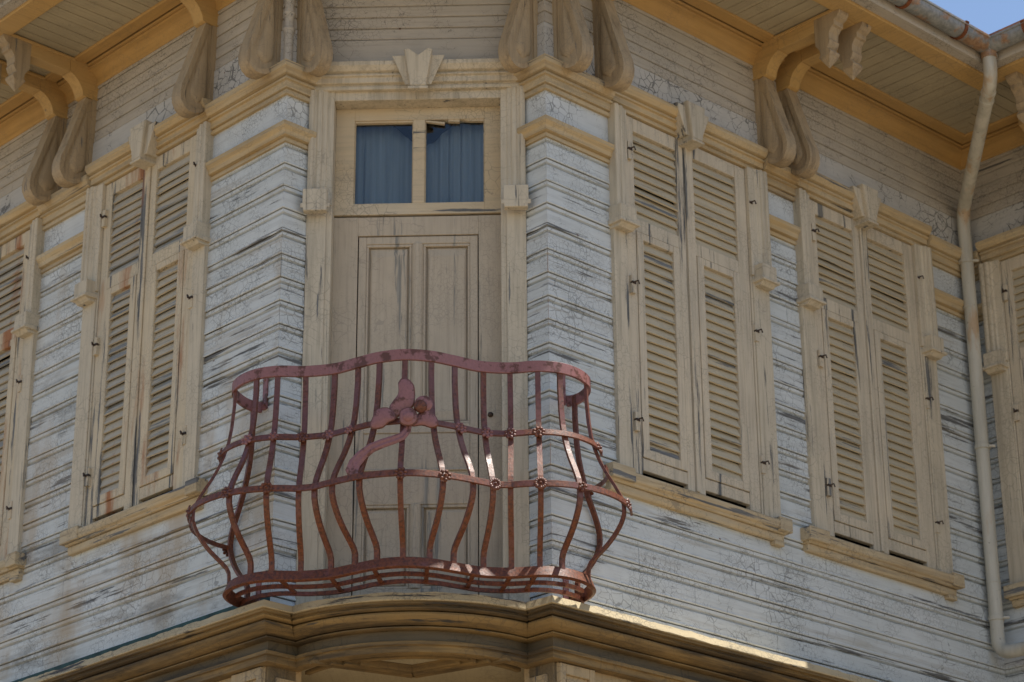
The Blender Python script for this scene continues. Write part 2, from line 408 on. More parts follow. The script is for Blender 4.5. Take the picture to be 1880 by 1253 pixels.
TOPM = [(-.01, 8.775), (.040, 8.775), (.040, 8.800), (.028, 8.803), (.028, 8.813), (.046, 8.816), (.046, 8.864), (.062, 8.868), (.062, 8.880), (.048, 8.884), (.048, 8.894), (.072, 8.899), (.085, 8.924), (.096, 8.936), (.096, 8.975), (-.01, 8.992)]
LOWM = [(-.01, 8.445), (.030, 8.445), (.030, 8.467), (.020, 8.470), (.020, 8.480), (.046, 8.484), (.052, 8.512), (.072, 8.534), (.072, 8.562), (-.01, 8.578)]
def belts(frame, x0, x1, m0, m1):
    for pr in (TOPM, LOWM):
        mb = MB(); mb.ext(pr, x0, x1, m0, m1, max(1, int((x1 - x0) / .25)), lambda x: ring(x, 1.0, .0015)); part(mb, "belt_moulding", M['belt'], frame)

# ------------------------------------------------------------------ windows
def casing_side(mb, x0, x1, inner, zlo, zhi, zb, deep):
    """one jamb: flat lower board, fluted upper board; inner = +1 when the opening lies towards +x"""
    W_ = x1 - x0
    mb.box(x0, x1, -.02, .038, zlo, zb)
    e = .014
    mb.box(x0 + (e if inner < 0 else 0), x1 - (e if inner > 0 else 0), .038, .048, zlo, zb)
    pr = [(0, -.02), (0, deep), (.018, deep + .006), (.03, deep + .006), (.036, deep - .006), (.045, deep - .006), (.052, deep + .002), (.072, deep + .002),
          (.080, deep - .012), (.096, deep - .012), (.104, deep - .022), (W_, deep - .026), (W_, -.02)]
    if inner < 0: pr = [(W_ - a, b) for a, b in pr][::-1]
    mb.extz([(x0 + a, b) for a, b in pr], zb, zhi)

def block(mb, xc, z0, z1, w_, d):
    mb.box(xc - w_ / 2, xc + w_ / 2, -.01, d, z0 + .045, z1)
    mb.ext([(-.01, z0 + .02), (d + .016, z0 + .024), (d + .016, z0 + .040), (d, z0 + .052), (-.01, z0 + .052)], xc - w_ / 2 - .014, xc + w_ / 2 + .014)
    mb.ext([(-.01, z0), (d - .03, z0), (d + .002, z0 + .026), (-.01, z0 + .026)], xc - w_ / 2 + .004, xc + w_ / 2 - .004)

def keystone(mb, xc, z0, z1, d, wt, wb, notch=False):
    mb.extd([(xc - wb * .95, z0 + .030), (xc + wb * .95, z0 + .030), (xc + wt * 1.08, z1 - .030), (xc - wt * 1.08, z1 - .030)], 0, d - .034, .02, .004)
    t, b = wt * .58, wb * .60
    top = [(xc + t, z1), (xc - t, z1)] if not notch else [(xc + t, z1), (xc + t * .7, z1 + .006), (xc, z1 - .045), (xc - t * .7, z1 + .006), (xc - t, z1)]
    mb.extd([(xc - b, z0), (xc + b, z0)] + top, 0, d, .06, .012)
    mb.box(xc - b - .012, xc + b + .012, 0, d + .004, z0 - .018, z0)

def shutter_leaf(par, x0, x1, st_l, st_r, mat, seed):
    """one tall leaf: louvres above, a hinged inner louvre frame below; st = widths of its two stiles"""
    rnd = random.Random(seed)
    zb, zt, zm0, zm1 = 6.432, 8.852, 8.045, 8.135
    f = MB(); d0, d1 = -.012, .030
    f.box(x0, x0 + st_l, d0, d1, zb - .035, zt); f.box(x1 - st_r, x1, d0, d1, zb - .035, zt)
    xa, xb = x0 + st_l, x1 - st_r
    f.box(xa, xb, d0, d1 - .002, 8.755, zt); f.box(xa, xb, d0, d1 - .002, zm0, zm1); f.box(xa, xb, d0, d1 - .003, zb, 6.512)
    # inner hinged frame, a little proud
    ya, yb = xa + .004, xb - .004; e0, e1 = -.008, .036 ; sw = .060
    f.box(ya, ya + sw, e0, e1, 6.516, zm0 - .004); f.box(yb - sw, yb, e0, e1, 6.516, zm0 - .004)
    f.box(ya + sw, yb - sw, e0, e1 - .002, zm0 - .052, zm0 - .004); f.box(ya + sw, yb - sw, e0, e1 - .002, 6.516, 6.575)
    o = sub(f, "shutter", mat, par, bevel=.003)
    return o, (xa, xb, zm1, 8.755), (ya + sw, yb - sw, 6.575, zm0 - .052), rnd
def slats(mb, x0, x1, z0, z1, dc, rnd, pitch=.0615):
    n = max(1, round((z1 - z0) / pitch)); p = (z1 - z0) / n
    for i in range(n):
        zc = z0 + (i + .5) * p + rnd.uniform(-.002, .002); tl = math.radians(rnd.gauss(22, 2.8)); sag = rnd.gauss(0, .0035)
        if rnd.random() < .08: tl += math.radians(rnd.uniform(-8, 13))
        ca, sa = math.cos(tl), math.sin(tl); L_, T_ = .0405, .0050
        pr = [(dc + sa * L_ + ca * T_, zc - ca * L_ + sa * T_), (dc + sa * L_ - ca * T_, zc - ca * L_ - sa * T_),
              (dc - sa * L_ - ca * T_, zc + ca * L_ - sa * T_), (dc - sa * L_ + ca * T_, zc + ca * L_ + sa * T_)]
        pr = pr[::-1]
        k = len(mb.v); mb.ext(pr, x0 + .001, x1 - .001)
        for q in range(4, 8): v = mb.v[k + q]; mb.v[k + q] = (v[0], v[1], v[2] + sag)

def window(frame, x0, x1, cw_l, cw_r, label, mat='shutter', flip=False, seed=1, sill_l=.12, sill_r=.02):
    """x0..x1 = shutter opening; cw = casing widths"""
    mb = MB()
    xl, xr = x0 - cw_l, x1 + cw_r
    mb2 = MB()
    mb2.ext([(-.01, 8.858), (.048, 8.858), (.048, 8.880), (.036, 8.884), (.036, 8.894), (.060, 8.898), (.060, 8.938), (.078, 8.942), (.078, 8.953), (.064, 8.957), (.064, 8.966), (.090, 8.971), (.108, 8.994), (.113, 9.000), (.113, 9.030), (-.01, 9.045)],
           xl + .012, xr - .012, -.0, .0, 8, lambda x: ring(x, 4.0, .0016))
    win = part(mb2, "window", M['belt'], frame, bevel=.002, label=label)
    c_ = MB(); casing_side(c_, x0 - cw_l, x0, 1, 6.37, 8.865, 8.06, .082); sub(c_, "casing", M['trim_v'], win, bevel=.003)
    c_ = MB(); casing_side(c_, x1, x1 + cw_r, -1, 6.37, 8.865, 8.06, .082); sub(c_, "casing", M['trim_v'], win, bevel=.003)
    b = MB(); block(b, xl + cw_l * .45, 7.985, 8.135, .145, .125); sub(b, "casing_block", M['trim_v'], win, bevel=.003)
    b = MB(); block(b, xr - cw_r * .45, 7.985, 8.135, .145, .125); sub(b, "casing_block", M['trim_v'], win, bevel=.003)
    k = MB(); keystone(k, (x0 + x1) / 2 - .012, 8.815, 9.085, .155, .150, .078); sub(k, "keystone", M['trim_v'], win, bevel=.003)
    s = MB()
    s.ext([(-.01, 6.285), (.072, 6.285), (.078, 6.300), (.094, 6.312), (.100, 6.345), (.100, 6.362), (.03, 6.392), (-.01, 6.392)], xl - sill_l + .02, xr + sill_r, 0, 0, 10, lambda x: ring(x, 2.0, .003))
    s.ext([(-.01, 6.232), (.050, 6.232), (.056, 6.250), (.056, 6.284), (-.01, 6.284)], xl - sill_l + .03, xr + sill_r - .012, 0, 0, 8, lambda x: ring(x, 2.6, .003))
    s.box(xl - sill_l, xl - sill_l + .2, -.01, .106, 6.298, 6.388); s.box(xr + sill_r - .1, xr + sill_r + .02, -.01, .107, 6.292, 6.384)
    s.box(xr + sill_r - .11, xr + sill_r - .015, -.01, .060, 6.205, 6.233)
    sub(s, "sill", M['sill'], win, bevel=.004)
    bk = MB(); bk.box(x0 - .02, x1 + .02, -.10, -.075, 6.30, 8.90)
    bk.box(x0 - .01, x1 + .01, -.075, -.01, 6.30, 6.372)
    sub(bk, "dark_opening", M['dark'], win)
    xm = (x0 + x1) / 2 - .03
    sm = M[mat]; lo = []
    for (a, c, sl_, sr_) in ((x0 + .003, xm - .002, .082, .064), (xm + .002, x1 - .003, .094, .100)):
        if flip: pass
        o, U, Lw, rnd = shutter_leaf(win, a, c, sl_, sr_, sm, seed + len(lo))
        lo.append(o)
        m2 = MB(); slats(m2, U[0], U[1], U[2], U[3], .004, rnd); slats(m2, Lw[0], Lw[1], Lw[2], Lw[3], .010, rnd)
        sub(m2, "louvre_slats", M['slat_grey' if mat == 'shutter_rusty' else 'slat'], win)
    a = MB(); a.box(xm + .003, xm + .034, .031, .043, 6.40, 8.845); sub(a, "astragal", sm, win, bevel=.004)
    for z in (8.60, 7.66, 6.74):
        for xh, sg in ((x0 + .030, 1), (x1 + .022, 1)):
            h = MB(); h.box(xh - .020, xh + .016, .028, .056, z - .075, z - .008); h.box(xh - .020, xh + .016, .028, .054, z + .004, z + .05)
            sub(h, "hinge_block", sm, win, bevel=.002)
            h = MB(); h.tube([(xh - .012, -.058, z - .004), (xh + .006, -.085, z + .004), (xh + .014, -.086, z - .018)], .0055, 7); h.box(xh - .018, xh + .016, .040, .058, z - .012, z + .006)
            sub(h, "hinge_pin", M['iron_dark'], win)
    return win
window('R', .675, 1.853, .135, .175, "shuttered window nearest the balcony on the right wall, sill paint peeling", seed=11)
window('R', 2.505, 3.685, .14, .165, "shuttered window between the paired brackets and the downpipe", seed=23)
window('L', -1.955, -.885, .165, .14, "shuttered window left of the balcony, rust streaks on its lower louvres", mat='shutter_rusty', seed=37, sill_l=.0, sill_r=.09)
window('L', -3.93, -2.86, .165, .14, "shuttered window cut off by the left edge of the photo", seed=41, sill_l=.0, sill_r=.06, mat='shutter_rusty')
window('W', .30, 1.45, .16, .15, "shuttered window on the right wing beside the downpipe", seed=53, sill_l=.02)
belts('R', 0, .545, -1, 0); belts('R', 2.025, 2.37, 0, 0); belts('R', 3.85, RL, 0, -1)
belts('L', -.75, 0, 0, 1); belts('L', -2.725, -2.115, 0, 0); belts('L', LL, -4.1, 0, 0)
belts('QL', 0, .215, -1, 0); belts('QR', -.215, 0, 0, 1); belts('W', 0, .142, 1, 0)

# ------------------------------------------------------------------ french door in the chamfered corner
CD = -.14                                                     # face of the corner wall
mb = MB()
for sx in (-1, 1):
    xo, xi = sx * .682, sx * .525
    x0, x1 = min(xo, xi), max(xo, xi)
    mb.box(x0, x1, CD - .16, CD + .030, 5.40, 8.06)
    e0, e1 = (x0, x1 - .035) if sx < 0 else (x0 + .035, x1)
    mb.box(e0, e1, CD + .030, CD + .042, 5.40, 8.06)
    pr = [(0, -.30), (0, CD + .062), (.018, CD + .070), (.03, CD + .070), (.038, CD + .056), (.05, CD + .056), (.058, CD + .066), (.082, CD + .066), (.090, CD + .050), (.112, CD + .050), (.120, CD + .036), (x1 - x0, CD + .034), (x1 - x0, -.30)]
    if sx > 0: pr = [((x1 - x0) - a, b) for a, b in pr][::-1]
    mb.extz([(x0 + a, b) for a, b in pr], 8.06, 8.862)
mb.box(-.525, .525, CD - .16, CD + .028, 8.800, 8.862)
mb.ext([(-.25, 8.860), (CD + .060, 8.860), (CD + .060, 8.884), (CD + .048, 8.888), (CD + .048, 8.898), (CD + .074, 8.902), (CD + .074, 8.940), (CD + .092, 8.944), (CD + .092, 8.955), (CD + .078, 8.959), (CD + .078, 8.968), (CD + .102, 8.973), (CD + .120, 8.996), (CD + .126, 9.002), (CD + .126, 9.032), (-.25, 9.045)],
       -.655, .655, 0, 0, 8, lambda x: ring(x, 5.0, .0016))
dc = part(mb, "door_casing", M['trim_v'], 'C', bevel=.003)
for sx in (-1, 1):
    b = MB(); block(b, sx * .622, 7.985, 8.135, .155, CD + .105); sub(b, "casing_block", M['trim_v'], dc, bevel=.003)
k = MB(); keystone(k, .012, 8.815, 9.085, CD + .175, .155, .085, True); sub(k, "keystone", M['trim_v'], dc, bevel=.003)
mb = MB(); z = 8.96                                            # boards of the corner wall above the door
mb.ext([(-.3, 8.96), (CD + .020, 8.96), (CD + .020, 9.235), (CD + .014, 9.242), (-.3, 9.242)], -.75, .75, 0, 0, 5)
z = 9.245
while z < 9.80:
    mb.ext([(-.3, z), (CD + .014, z), (CD + .018, z + .005), (CD + .014, z + .070), (CD + .004, z + .077), (CD + .004, z + .082), (-.3, z + .082)], -.75, .75, 0, 0, 5, lambda x, zz=z: ring(x, zz, .0012))
    z += .082
part(mb, "frieze", M['frieze'], 'C')
# door frame and leaf
D0 = CD - .105
mb = MB()
for sx in (-1, 1):
    x0, x1 = (-.525, -.372) if sx < 0 else (.382, .525)
    mb.box(x0, x1, D0 - .05, D0 + .012, 5.42, 8.036)
mb.box(-.372, .382, D0 - .05, D0 + .010, 7.908, 8.036)
part(mb, "door_frame", M['door'], 'C', bevel=.002)
mb = MB(); dl = D0 + .004
mb.box(-.366, -.318, D0 - .05, dl, 5.44, 7.902); mb.box(.328, .376, D0 - .05, dl, 5.44, 7.902)
for z0, z1 in ((7.852, 7.902), (6.595, 6.655), (6.14, 6.335), (5.44, 5.62)): mb.box(-.318, .328, D0 - .05, dl - .001, z0, z1)
mb.box(-.318, .328, D0 - .05, dl - .008, 6.335, 6.595)
mb.box(-.318, .328, D0 - .05, dl + .006, 6.352, 6.362)
for za, zb_ in ((6.655, 7.852), (5.62, 6.14)):
    mb.extz([(-.036, D0 - .05), (-.036, dl - .012), (-.024, dl + .006), (-.008, dl + .014), (.010, dl + .014), (.026, dl + .006), (.038, dl - .012), (.038, D0 - .05)], za, zb_)
    for xa, xb in ((-.318, -.036), (.038, .328)):
        mb.box(xa, xb, D0 - .05, D0 - .030, za, zb_)
        m_ = .024
        mb.extd([(xa + m_, za + m_), (xb - m_, za + m_), (xb - m_, zb_ - m_), (xa + m_, zb_ - m_)], D0 - .030, D0 - .010, .10, .010)
        for q in ((xa, xb, zb_ - .018, zb_), (xa, xb, za, za + .016)): mb.box(q[0], q[1], D0 - .03, D0 - .002, q[2], q[3])
        for q in ((xa, xa + .014), (xb - .014, xb)): mb.box(q[0], q[1], D0 - .03, D0 - .003, za + .016, zb_ - .018)
door = part(mb, "door", M['door'], 'C', bevel=.003, label="closed weathered panelled balcony door under a two-pane light")
kb = MB(); kb.dome((.452, -(D0 + .012), 6.70), (1, 0, 0), (0, 0, 1), (0, -1, 0), .017, .017, .02); kb.tube([(.452, -(D0 + .012), 6.70), (.452, -(D0 + .03), 6.70)], .007, 8)
sub(kb, "bolt", M['iron_dark'], door)
mb = MB()
z0, z1, ga, gb = 8.050, 8.800, 8.128, 8.715
mb.box(-.525, -.405, D0 - .04, D0 + .018, z0, z1); mb.box(.420, .525, D0 - .04, D0 + .018, z0, z1)
mb.box(-.405, .420, D0 - .04, D0 + .017, gb, z1); mb.box(-.405, .420, D0 - .04, D0 + .017, z0, ga)
mb.box(-.033, .042, D0 - .04, D0 + .016, ga, gb)
for xa, xb in ((-.405, -.033), (.042, .420)):
    mb.box(xa, xa + .006, D0 - .03, D0 + .004, ga, gb); mb.box(xb - .006, xb, D0 - .03, D0 + .004, ga, gb)
mb.box(-.405, -.033, D0 - .03, D0 + .008, gb - .012, gb)
tr = part(mb, "transom_window", M['trim_h'], 'C', bevel=.002, label="two-pane light above the balcony door")
b = MB()
b.extd([(.190, gb + .002), (.190, gb - .012), (.262, gb - .016), (.262, gb + .002)], D0 - .02, D0 + .010, .01)
b.extd([(.262, gb + .002), (.325, gb - .010), (.420, gb - .013), (.420, gb + .002)], D0 - .02, D0 + .009, .01)
b.extd([(.046, gb - .004), (.046, gb - .012), (.165, gb - .032), (.168, gb - .018)], D0 - .012, D0 + .012, .01)
sub(b, "broken_putty_strip", M['trim_h'], tr)
for xa, xb in ((-.405, -.033), (.042, .420)):
    gmb = MB(); gmb.box(xa + .002, xb - .002, D0 - .022, D0 - .018, ga, gb - .001); sub(gmb, "pane", M['glass'], tr)
mb = MB(); mb.box(-.53, .53, D0 - .075, D0 - .055, 5.30, 8.04); part(mb, "dark_backing", M['dark'], 'C')
mb = MB(); mb.box(-.53, .53, D0 - .75, D0 - .72, 7.9, 9.0); mb.box(-.53, .53, D0 - .72, D0 - .05, 8.80, 8.86); mb.box(-.53, .53, D0 - .72, D0 - .05, 7.95, 8.03)
mb.box(-.55, -.53, D0 - .75, D0 - .05, 7.95, 8.86); mb.box(.53, .55, D0 - .75, D0 - .05, 7.95, 8.86)
part(mb, "dark_interior", M['dark'], 'C')

# ------------------------------------------------------------------ eaves
ZS = 9.868
EV = 1.12
def eave(frame, x0, x1, m0, m1, gutter=True):
    mb = MB()
    cove = [(-.01, 9.715), (.022, 9.715), (.028, 9.722)]
    for i in range(9):
        a = i / 8 * math.pi / 2
        cove.append((.030 + .066 * (1 - math.cos(a)), 9.726 + .080 * math.sin(a)))
    cove += [(.108, 9.808), (.110, 9.822), (.098, 9.825), (.098, 9.834), (.118, 9.837), (.120, 9.850), (.100, 9.853), (.100, 9.90), (-.01, 9.90)]
    mb.ext(cove, x0, x1, m0, m1, 4); part(mb, "cove_cornice", M['ochre_h'], frame, smooth=True)
    mb = MB(); mb.ext([(.130, 9.851), (.222, 9.851), (.228, 9.858), (.228, 9.884), (.130, 9.90)], x0, x1, m0, m1); part(mb, "soffit_border", M['ochre_h'], frame, bevel=.002)
    mb = MB(); pw = .104; x = x0 - 1.2
    while x < x1 + 1.2:
        a, b = x + .0035, x + pw - .0035
        dz = random.uniform(-.0015, .0015)
        pts = []
        # clip every board to the mitred ends
        def lim(d): return x0 + m0 * d, x1 + m1 * d
        def clip(poly, keep):
            out = []
            for i in range(len(poly)):
                p, q = poly[i], poly[(i + 1) % len(poly)]; kp, kq = keep(p), keep(q)
                if kp >= 0: out.append(p)
                if (kp >= 0) != (kq >= 0):
                    t = kp / (kp - kq); out.append((p[0] + (q[0] - p[0]) * t, p[1] + (q[1] - p[1]) * t))
            return out
        poly = [(a, .20), (b, .20), (b, .78), (a, .78)]
        poly = clip(poly, lambda p: p[0] - (x0 + m0 * p[1])); 
        if poly: poly = clip(poly, lambda p: (x1 + m1 * p[1]) - p[0])
        if len(poly) >= 3: mb.extz(poly, ZS + dz, ZS + .018)
        x += pw
    mb.ext([(.20, ZS + .007), (.78, ZS + .007), (.78, ZS + .02), (.20, ZS + .02)], x0, x1, m0, m1)
    part(mb, "soffit", M['soffit'], frame, bevel=.002)
    mb = MB(); mb.ext([(.740, 9.842), (.748, 9.836), (.893, 9.836), (.900, 9.842), (.900, 9.95), (.740, 9.95)], x0, x1, m0, m1); part(mb, "eave_beam", M['beam'], frame)
    mb = MB(); mb.ext([(.900, 9.856), (.985, 9.856), (.990, 9.870), (.990, 9.985), (.900, 9.985)], x0, x1, m0, m1); part(mb, "fascia", M['frieze'], frame)
T8 = math.tan(math.radians(22.5))
eave('R', 0, RL, -T8, -1); eave('L', LL, 0, 0, T8); eave('W', 0, WL, 1, 0); eave('C', -HALF, HALF, -T8, T8)
# roof: solid hipped slab over the eaves
def roof():
    def W2(frame, x, d): v = F[frame] @ Vector((x, -d, 0)); return (v.x, v.y)
    e = EV - .03
    P = [W2('L', LL, e), W2('L', T8 * e, e), W2('R', -T8 * e, e), W2('R', RL - e, e), W2('W', WL, e)]
    back = [(P[4][0] + 3, P[4][1] + 9), (-4, 16), (P[0][0] - 3, P[0][1] + 5)]
    ring_ = P + back
    n = len(ring_); vs = [(x, y, 9.990) for x, y in ring_] + [(x, y, 10.025) for x, y in ring_]
    inner = [W2('L', LL, -3), W2('L', -1.2, -3), W2('R', 1.2, -3), W2('R', RL + 3, -3), W2('W', WL, -3)] + [(x * .9, y * .9) for x, y in back]
    vs += [(x, y, 10.025 + (3 + e) * math.tan(math.radians(16))) for x, y in inner]
    fs = [tuple(range(n - 1, -1, -1))]
    for r in (0, 1): fs += [(r * n + i, r * n + (i + 1) % n, (r + 1) * n + (i + 1) % n, (r + 1) * n + i) for i in range(n)]
    fs.append(tuple(range(2 * n, 3 * n)))
    mb = MB(); mb.add(vs, fs); part(mb, "roof", M['tiles'], 'C')
roof()

# ------------------------------------------------------------------ brackets
BR = [(0, 9.0), (.062, 9.0), (.078, 8.975), (.098, 8.935), (.130, 8.912), (.170, 8.900), (.210, 8.902), (.248, 8.925), (.275, 8.972), (.281, 9.02), (.270, 9.085), (.246, 9.15), (.214, 9.25), (.180, 9.36), (.146, 9.47), (.108, 9.595), (.05, 9.60), (0, 9.60)]
SC = [(0, 9.598), (.118, 9.598), (.134, 9.606), (.136, 9.622), (.146, 9.650), (.164, 9.682), (.190, 9.710), (.222, 9.732), (.25, 9.744), (.25, 9.853), (0, 9.853)]
def bracket(frame, x0, th=.10, beam=False, top=9.853, label=None):
    x1 = x0 + th; mb = MB()
    core = [(max(0, d - .006) if d > .07 else d, z + (.004 if z < 8.98 else 0)) for d, z in BR]
    mb.ext(core, x0 + .012, x1 - .012)
    fr_ = BR[3:16]; inn = []                                   # raised rim that follows the curved front edge
    for i, (d, z) in enumerate(fr_):
        p = fr_[max(i - 1, 0)]; q = fr_[min(i + 1, len(fr_) - 1)]
        tx, tz = q[0] - p[0], q[1] - p[1]; l_ = math.hypot(tx, tz); inn.append((d - tz / l_ * .034, z + tx / l_ * .034))
    n = len(fr_); loop = fr_ + inn[::-1]; vs = [(x, -d, z) for x in (x0, x1) for d, z in loop]; m = 2 * n; fs = []
    for i in range(n - 1):
        a, b, c, e = i, i + 1, m - 2 - i, m - 1 - i
        fs += [(a, b, c, e), (m + e, m + c, m + b, m + a), (a, m + a, m + b, b), (c, m + c, m + e, e)]
    fs += [(0, m - 1, 2 * m - 1, m), (n - 1, m + n - 1, m + n, n)]
    mb.add(vs, fs)
    mb.ext([(.001, 9.003), (.050, 9.003), (.050, 9.597), (.001, 9.597)], x0 + .001, x1 - .001)
    # teardrop bosses on both cheeks
    for xs, sg in ((x0 + .012, -1), (x1 - .012, 1)):
        rows = []; N = 12
        vs = []; fs = []
        for i in range(N + 1):
            t = i / N; z = 8.985 + t * .50
            wd = .066 * math.sqrt(max(0, 1 - ((t - .16) / .16) ** 2)) if t < .16 else .066 * (1 - (t - .16) / .84) ** .85 + .003
            ht = .020 * min(1, wd / .05); cd = .145 - .065 * t
            for k in range(7):
                a = math.pi * k / 6
                vs.append((xs + sg * ht * math.sin(a), -(cd + wd * math.cos(a)), z))
        for i in range(N):
            for k in range(6): fs.append((i * 7 + k, i * 7 + k + 1, i * 7 + 8 + k, i * 7 + 7 + k))
        mb.add(vs, fs)
    b = part(mb, "bracket", M['ochre_p'], frame, smooth=True, label=label)
    q = MB(); q.ext(SC, x0 - .002, x1 + .002); sub(q, "scroll", M['beam'], b, smooth=True)
    if beam:
        q = MB(); q.box(x0, x1, .2505, .575, 9.746, 9.857); q.box(x0 - .012, x1 + .012, .22, .74, 9.838, 9.859)
        sub(q, "bracket_beam", M['beam'], b, bevel=.003)
        q = MB()
        q.ext([(.572, 9.845), (.572, 9.640), (.606, 9.590), (.612, 9.555), (.596, 9.535), (.690, 9.535), (.702, 9.556), (.688, 9.578), (.672, 9.588), (.690, 9.612), (.702, 9.640), (.694, 9.655),
               (.700, 9.70), (.726, 9.735), (.744, 9.742), (.746, 9.775), (.775, 9.79), (.796, 9.815), (.800, 9.835), (.735, 9.850)], x0, x1)
        xc = (x0 + x1) / 2
        q.add([(x0, -.598, 9.535), (x1, -.598, 9.535), (x1, -.690, 9.535), (x0, -.690, 9.535), (xc, -.645, 9.455)], [(0, 1, 4), (1, 2, 4), (2, 3, 4), (3, 0, 4), (3, 2, 1, 0)])
        sub(q, "eave_pendant", M['ochre_p'], b, bevel=.002)
    return b
bracket('R', .055); bracket('R', .425)
bracket('R', 2.015, beam=True); bracket('R', 2.262, beam=True)
bracket('L', -.155); bracket('L', -.865)
bracket('L', -2.265, beam=True); bracket('L', -2.64, beam=True)
bracket('QL', .045, .09); bracket('QR', -.135, .09)
bracket('W', .72); bracket('W', 1.0, beam=True)
mb = MB(); mb.box(2.118, 2.259, .21, .74, 9.835, 9.862)
mb.extz([(2.155, .28), (2.165, .265), (2.21, .265), (2.222, .28), (2.222, .52), (2.205, .545), (2.172, .545), (2.155, .52)], 9.815, 9.836)
part(mb, "bracket_panel", M['beam'], 'R', bevel=.003)
mb = MB(); prf = []
z = 9.0
for i in range(30):
    zz = 9.0 + i * .03; r_ = .030
    if zz > 9.18 and (i % 4 == 0): r_ = .042
    prf.append(((0, -.012, zz), r_))
mb.tube([p for p, _ in prf], [r_ for _, r_ in prf], 12)
o = mb.build("corner_bead", M['frieze'], house, fr(-HALF, -.012, 0), smooth=True)

# ------------------------------------------------------------------ ledge over the lower floor
def plan(frame, x, d=0.): v = F[frame] @ Vector((x, -d, 0)); return (v.x, v.y)
a = plan('QL', .22); bpt = (0, -.18); arc = []
xa, ya = a[0], a[1]
sag = ya - bpt[1]; Rr = (xa * xa + sag * sag) / (2 * sag); yc = bpt[1] + Rr
th = math.asin(-xa / Rr)
for i in range(25):
    t = -th + 2 * th * i / 24; arc.append((Rr * math.sin(t), yc - Rr * math.cos(t)))
PATH = [plan('L', LL), (-HALF, 0)] + arc + [(HALF, 0), plan('R', RL), plan('W', WL)]
def densify(path, step):
    out = []
    for i in range(len(path) - 1):
        p, q = path[i], path[i + 1]; n = max(1, int(math.dist(p, q) / step))
        out += [(p[0] + (q[0] - p[0]) * k / n, p[1] + (q[1] - p[1]) * k / n) for k in range(n)]
    return out + [path[-1]]
def sweep_plan(mb, path, prof, jag=None):
    n = len(path); m = len(prof); vs = []; fs = []
    for i, p in enumerate(path):
        p0 = path[max(i - 1, 0)]; p1 = path[min(i + 1, n - 1)]
        def nr(a, b): dx, dy = b[0] - a[0], b[1] - a[1]; l_ = math.hypot(dx, dy) or 1; return Vector((dy / l_, -dx / l_))
        if i == 0: off = nr(p, p1)
        elif i == n - 1: off = nr(p0, p)
        else:
            a_, b_ = nr(p0, p), nr(p, p1); h_ = (a_ + b_).normalized(); off = h_ / max(.35, h_.dot(a_))
        for k, (d, z) in enumerate(prof):
            dz = jag(p, k) if jag else 0
            vs.append((p[0] + off.x * d, p[1] + off.y * d, z + dz))
    for i in range(n - 1):
        for k in range(m): fs.append((i * m + k, i * m + (k + 1) % m, (i + 1) * m + (k + 1) % m, (i + 1) * m + k))
    fs += [tuple(range(m - 1, -1, -1)), tuple((n - 1) * m + k for k in range(m))]
    mb.add(vs, fs)
mb = MB(); PD = densify(PATH, .30)
sweep_plan(mb, PD, [(d_, 5.36 - (5.36 - z_) * .66) for d_, z_ in [(0, 5.36), (.208, 5.36), (.208, 5.338), (.186, 5.336), (.186, 5.326), (.192, 5.318), (.184, 5.306), (.166, 5.300), (.136, 5.300), (.136, 5.286), (.162, 5.284), (.164, 5.270), (.158, 5.254), (.140, 5.228), (.112, 5.208), (.092, 5.202),
                    (.060, 5.200), (.060, 5.190), (.090, 5.188), (.090, 5.176), (.072, 5.170), (.020, 5.168), (.0, 5.150)]])
sweep_plan(mb, PD, [(d_, 5.36 - (5.36 - z_) * .66) for d_, z_ in [(0, 5.092), (.020, 5.092), (.020, 5.074), (.070, 5.074), (.086, 5.064), (.086, 5.034), (.070, 5.030), (.066, 4.975), (.048, 4.968), (0, 4.968)]])
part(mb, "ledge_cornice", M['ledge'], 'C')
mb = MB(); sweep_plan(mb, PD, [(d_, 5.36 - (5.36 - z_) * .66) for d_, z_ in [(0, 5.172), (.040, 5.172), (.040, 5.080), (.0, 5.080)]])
part(mb, "ledge_frieze", M['grime_shade'], 'C')
mb = MB(); PJ = densify(PATH, .035)
def jag(p, k):
    n_ = noise.noise((p[0] * 9, p[1] * 9, .5)) * .5 + noise.noise((p[0] * 27, p[1] * 27, 4.5)) * .5
    return n_ * .013 if k in (2, 3) else 0
sweep_plan(mb, PJ, [(.0, 5.36), (.222, 5.362), (.224, 5.368), (.208, 5.412), (.0, 5.450)], jag)
part(mb, "ledge_lip", M['lip'], 'C')
mb = MB(); mb.ext([(-.01, 5.40), (.024, 5.40), (.026, 5.522), (-.01, 5.525)], LL, 0, 0, 1); part(mb, "skirting", M['teal'], 'L')
mb = MB(); mb.ext([(-.01, 5.40), (.023, 5.40), (.024, 5.470), (-.01, 5.472)], 0, RL, -1, -1); part(mb, "skirting", M['siding_fine'], 'R')
mb = MB(); mb.ext([(-.3, 5.36), (-.01, 5.36), (-.01, 5.46), (-.3, 5.46)], -.72, .72); part(mb, "door_step", M['siding_fine'], 'C')

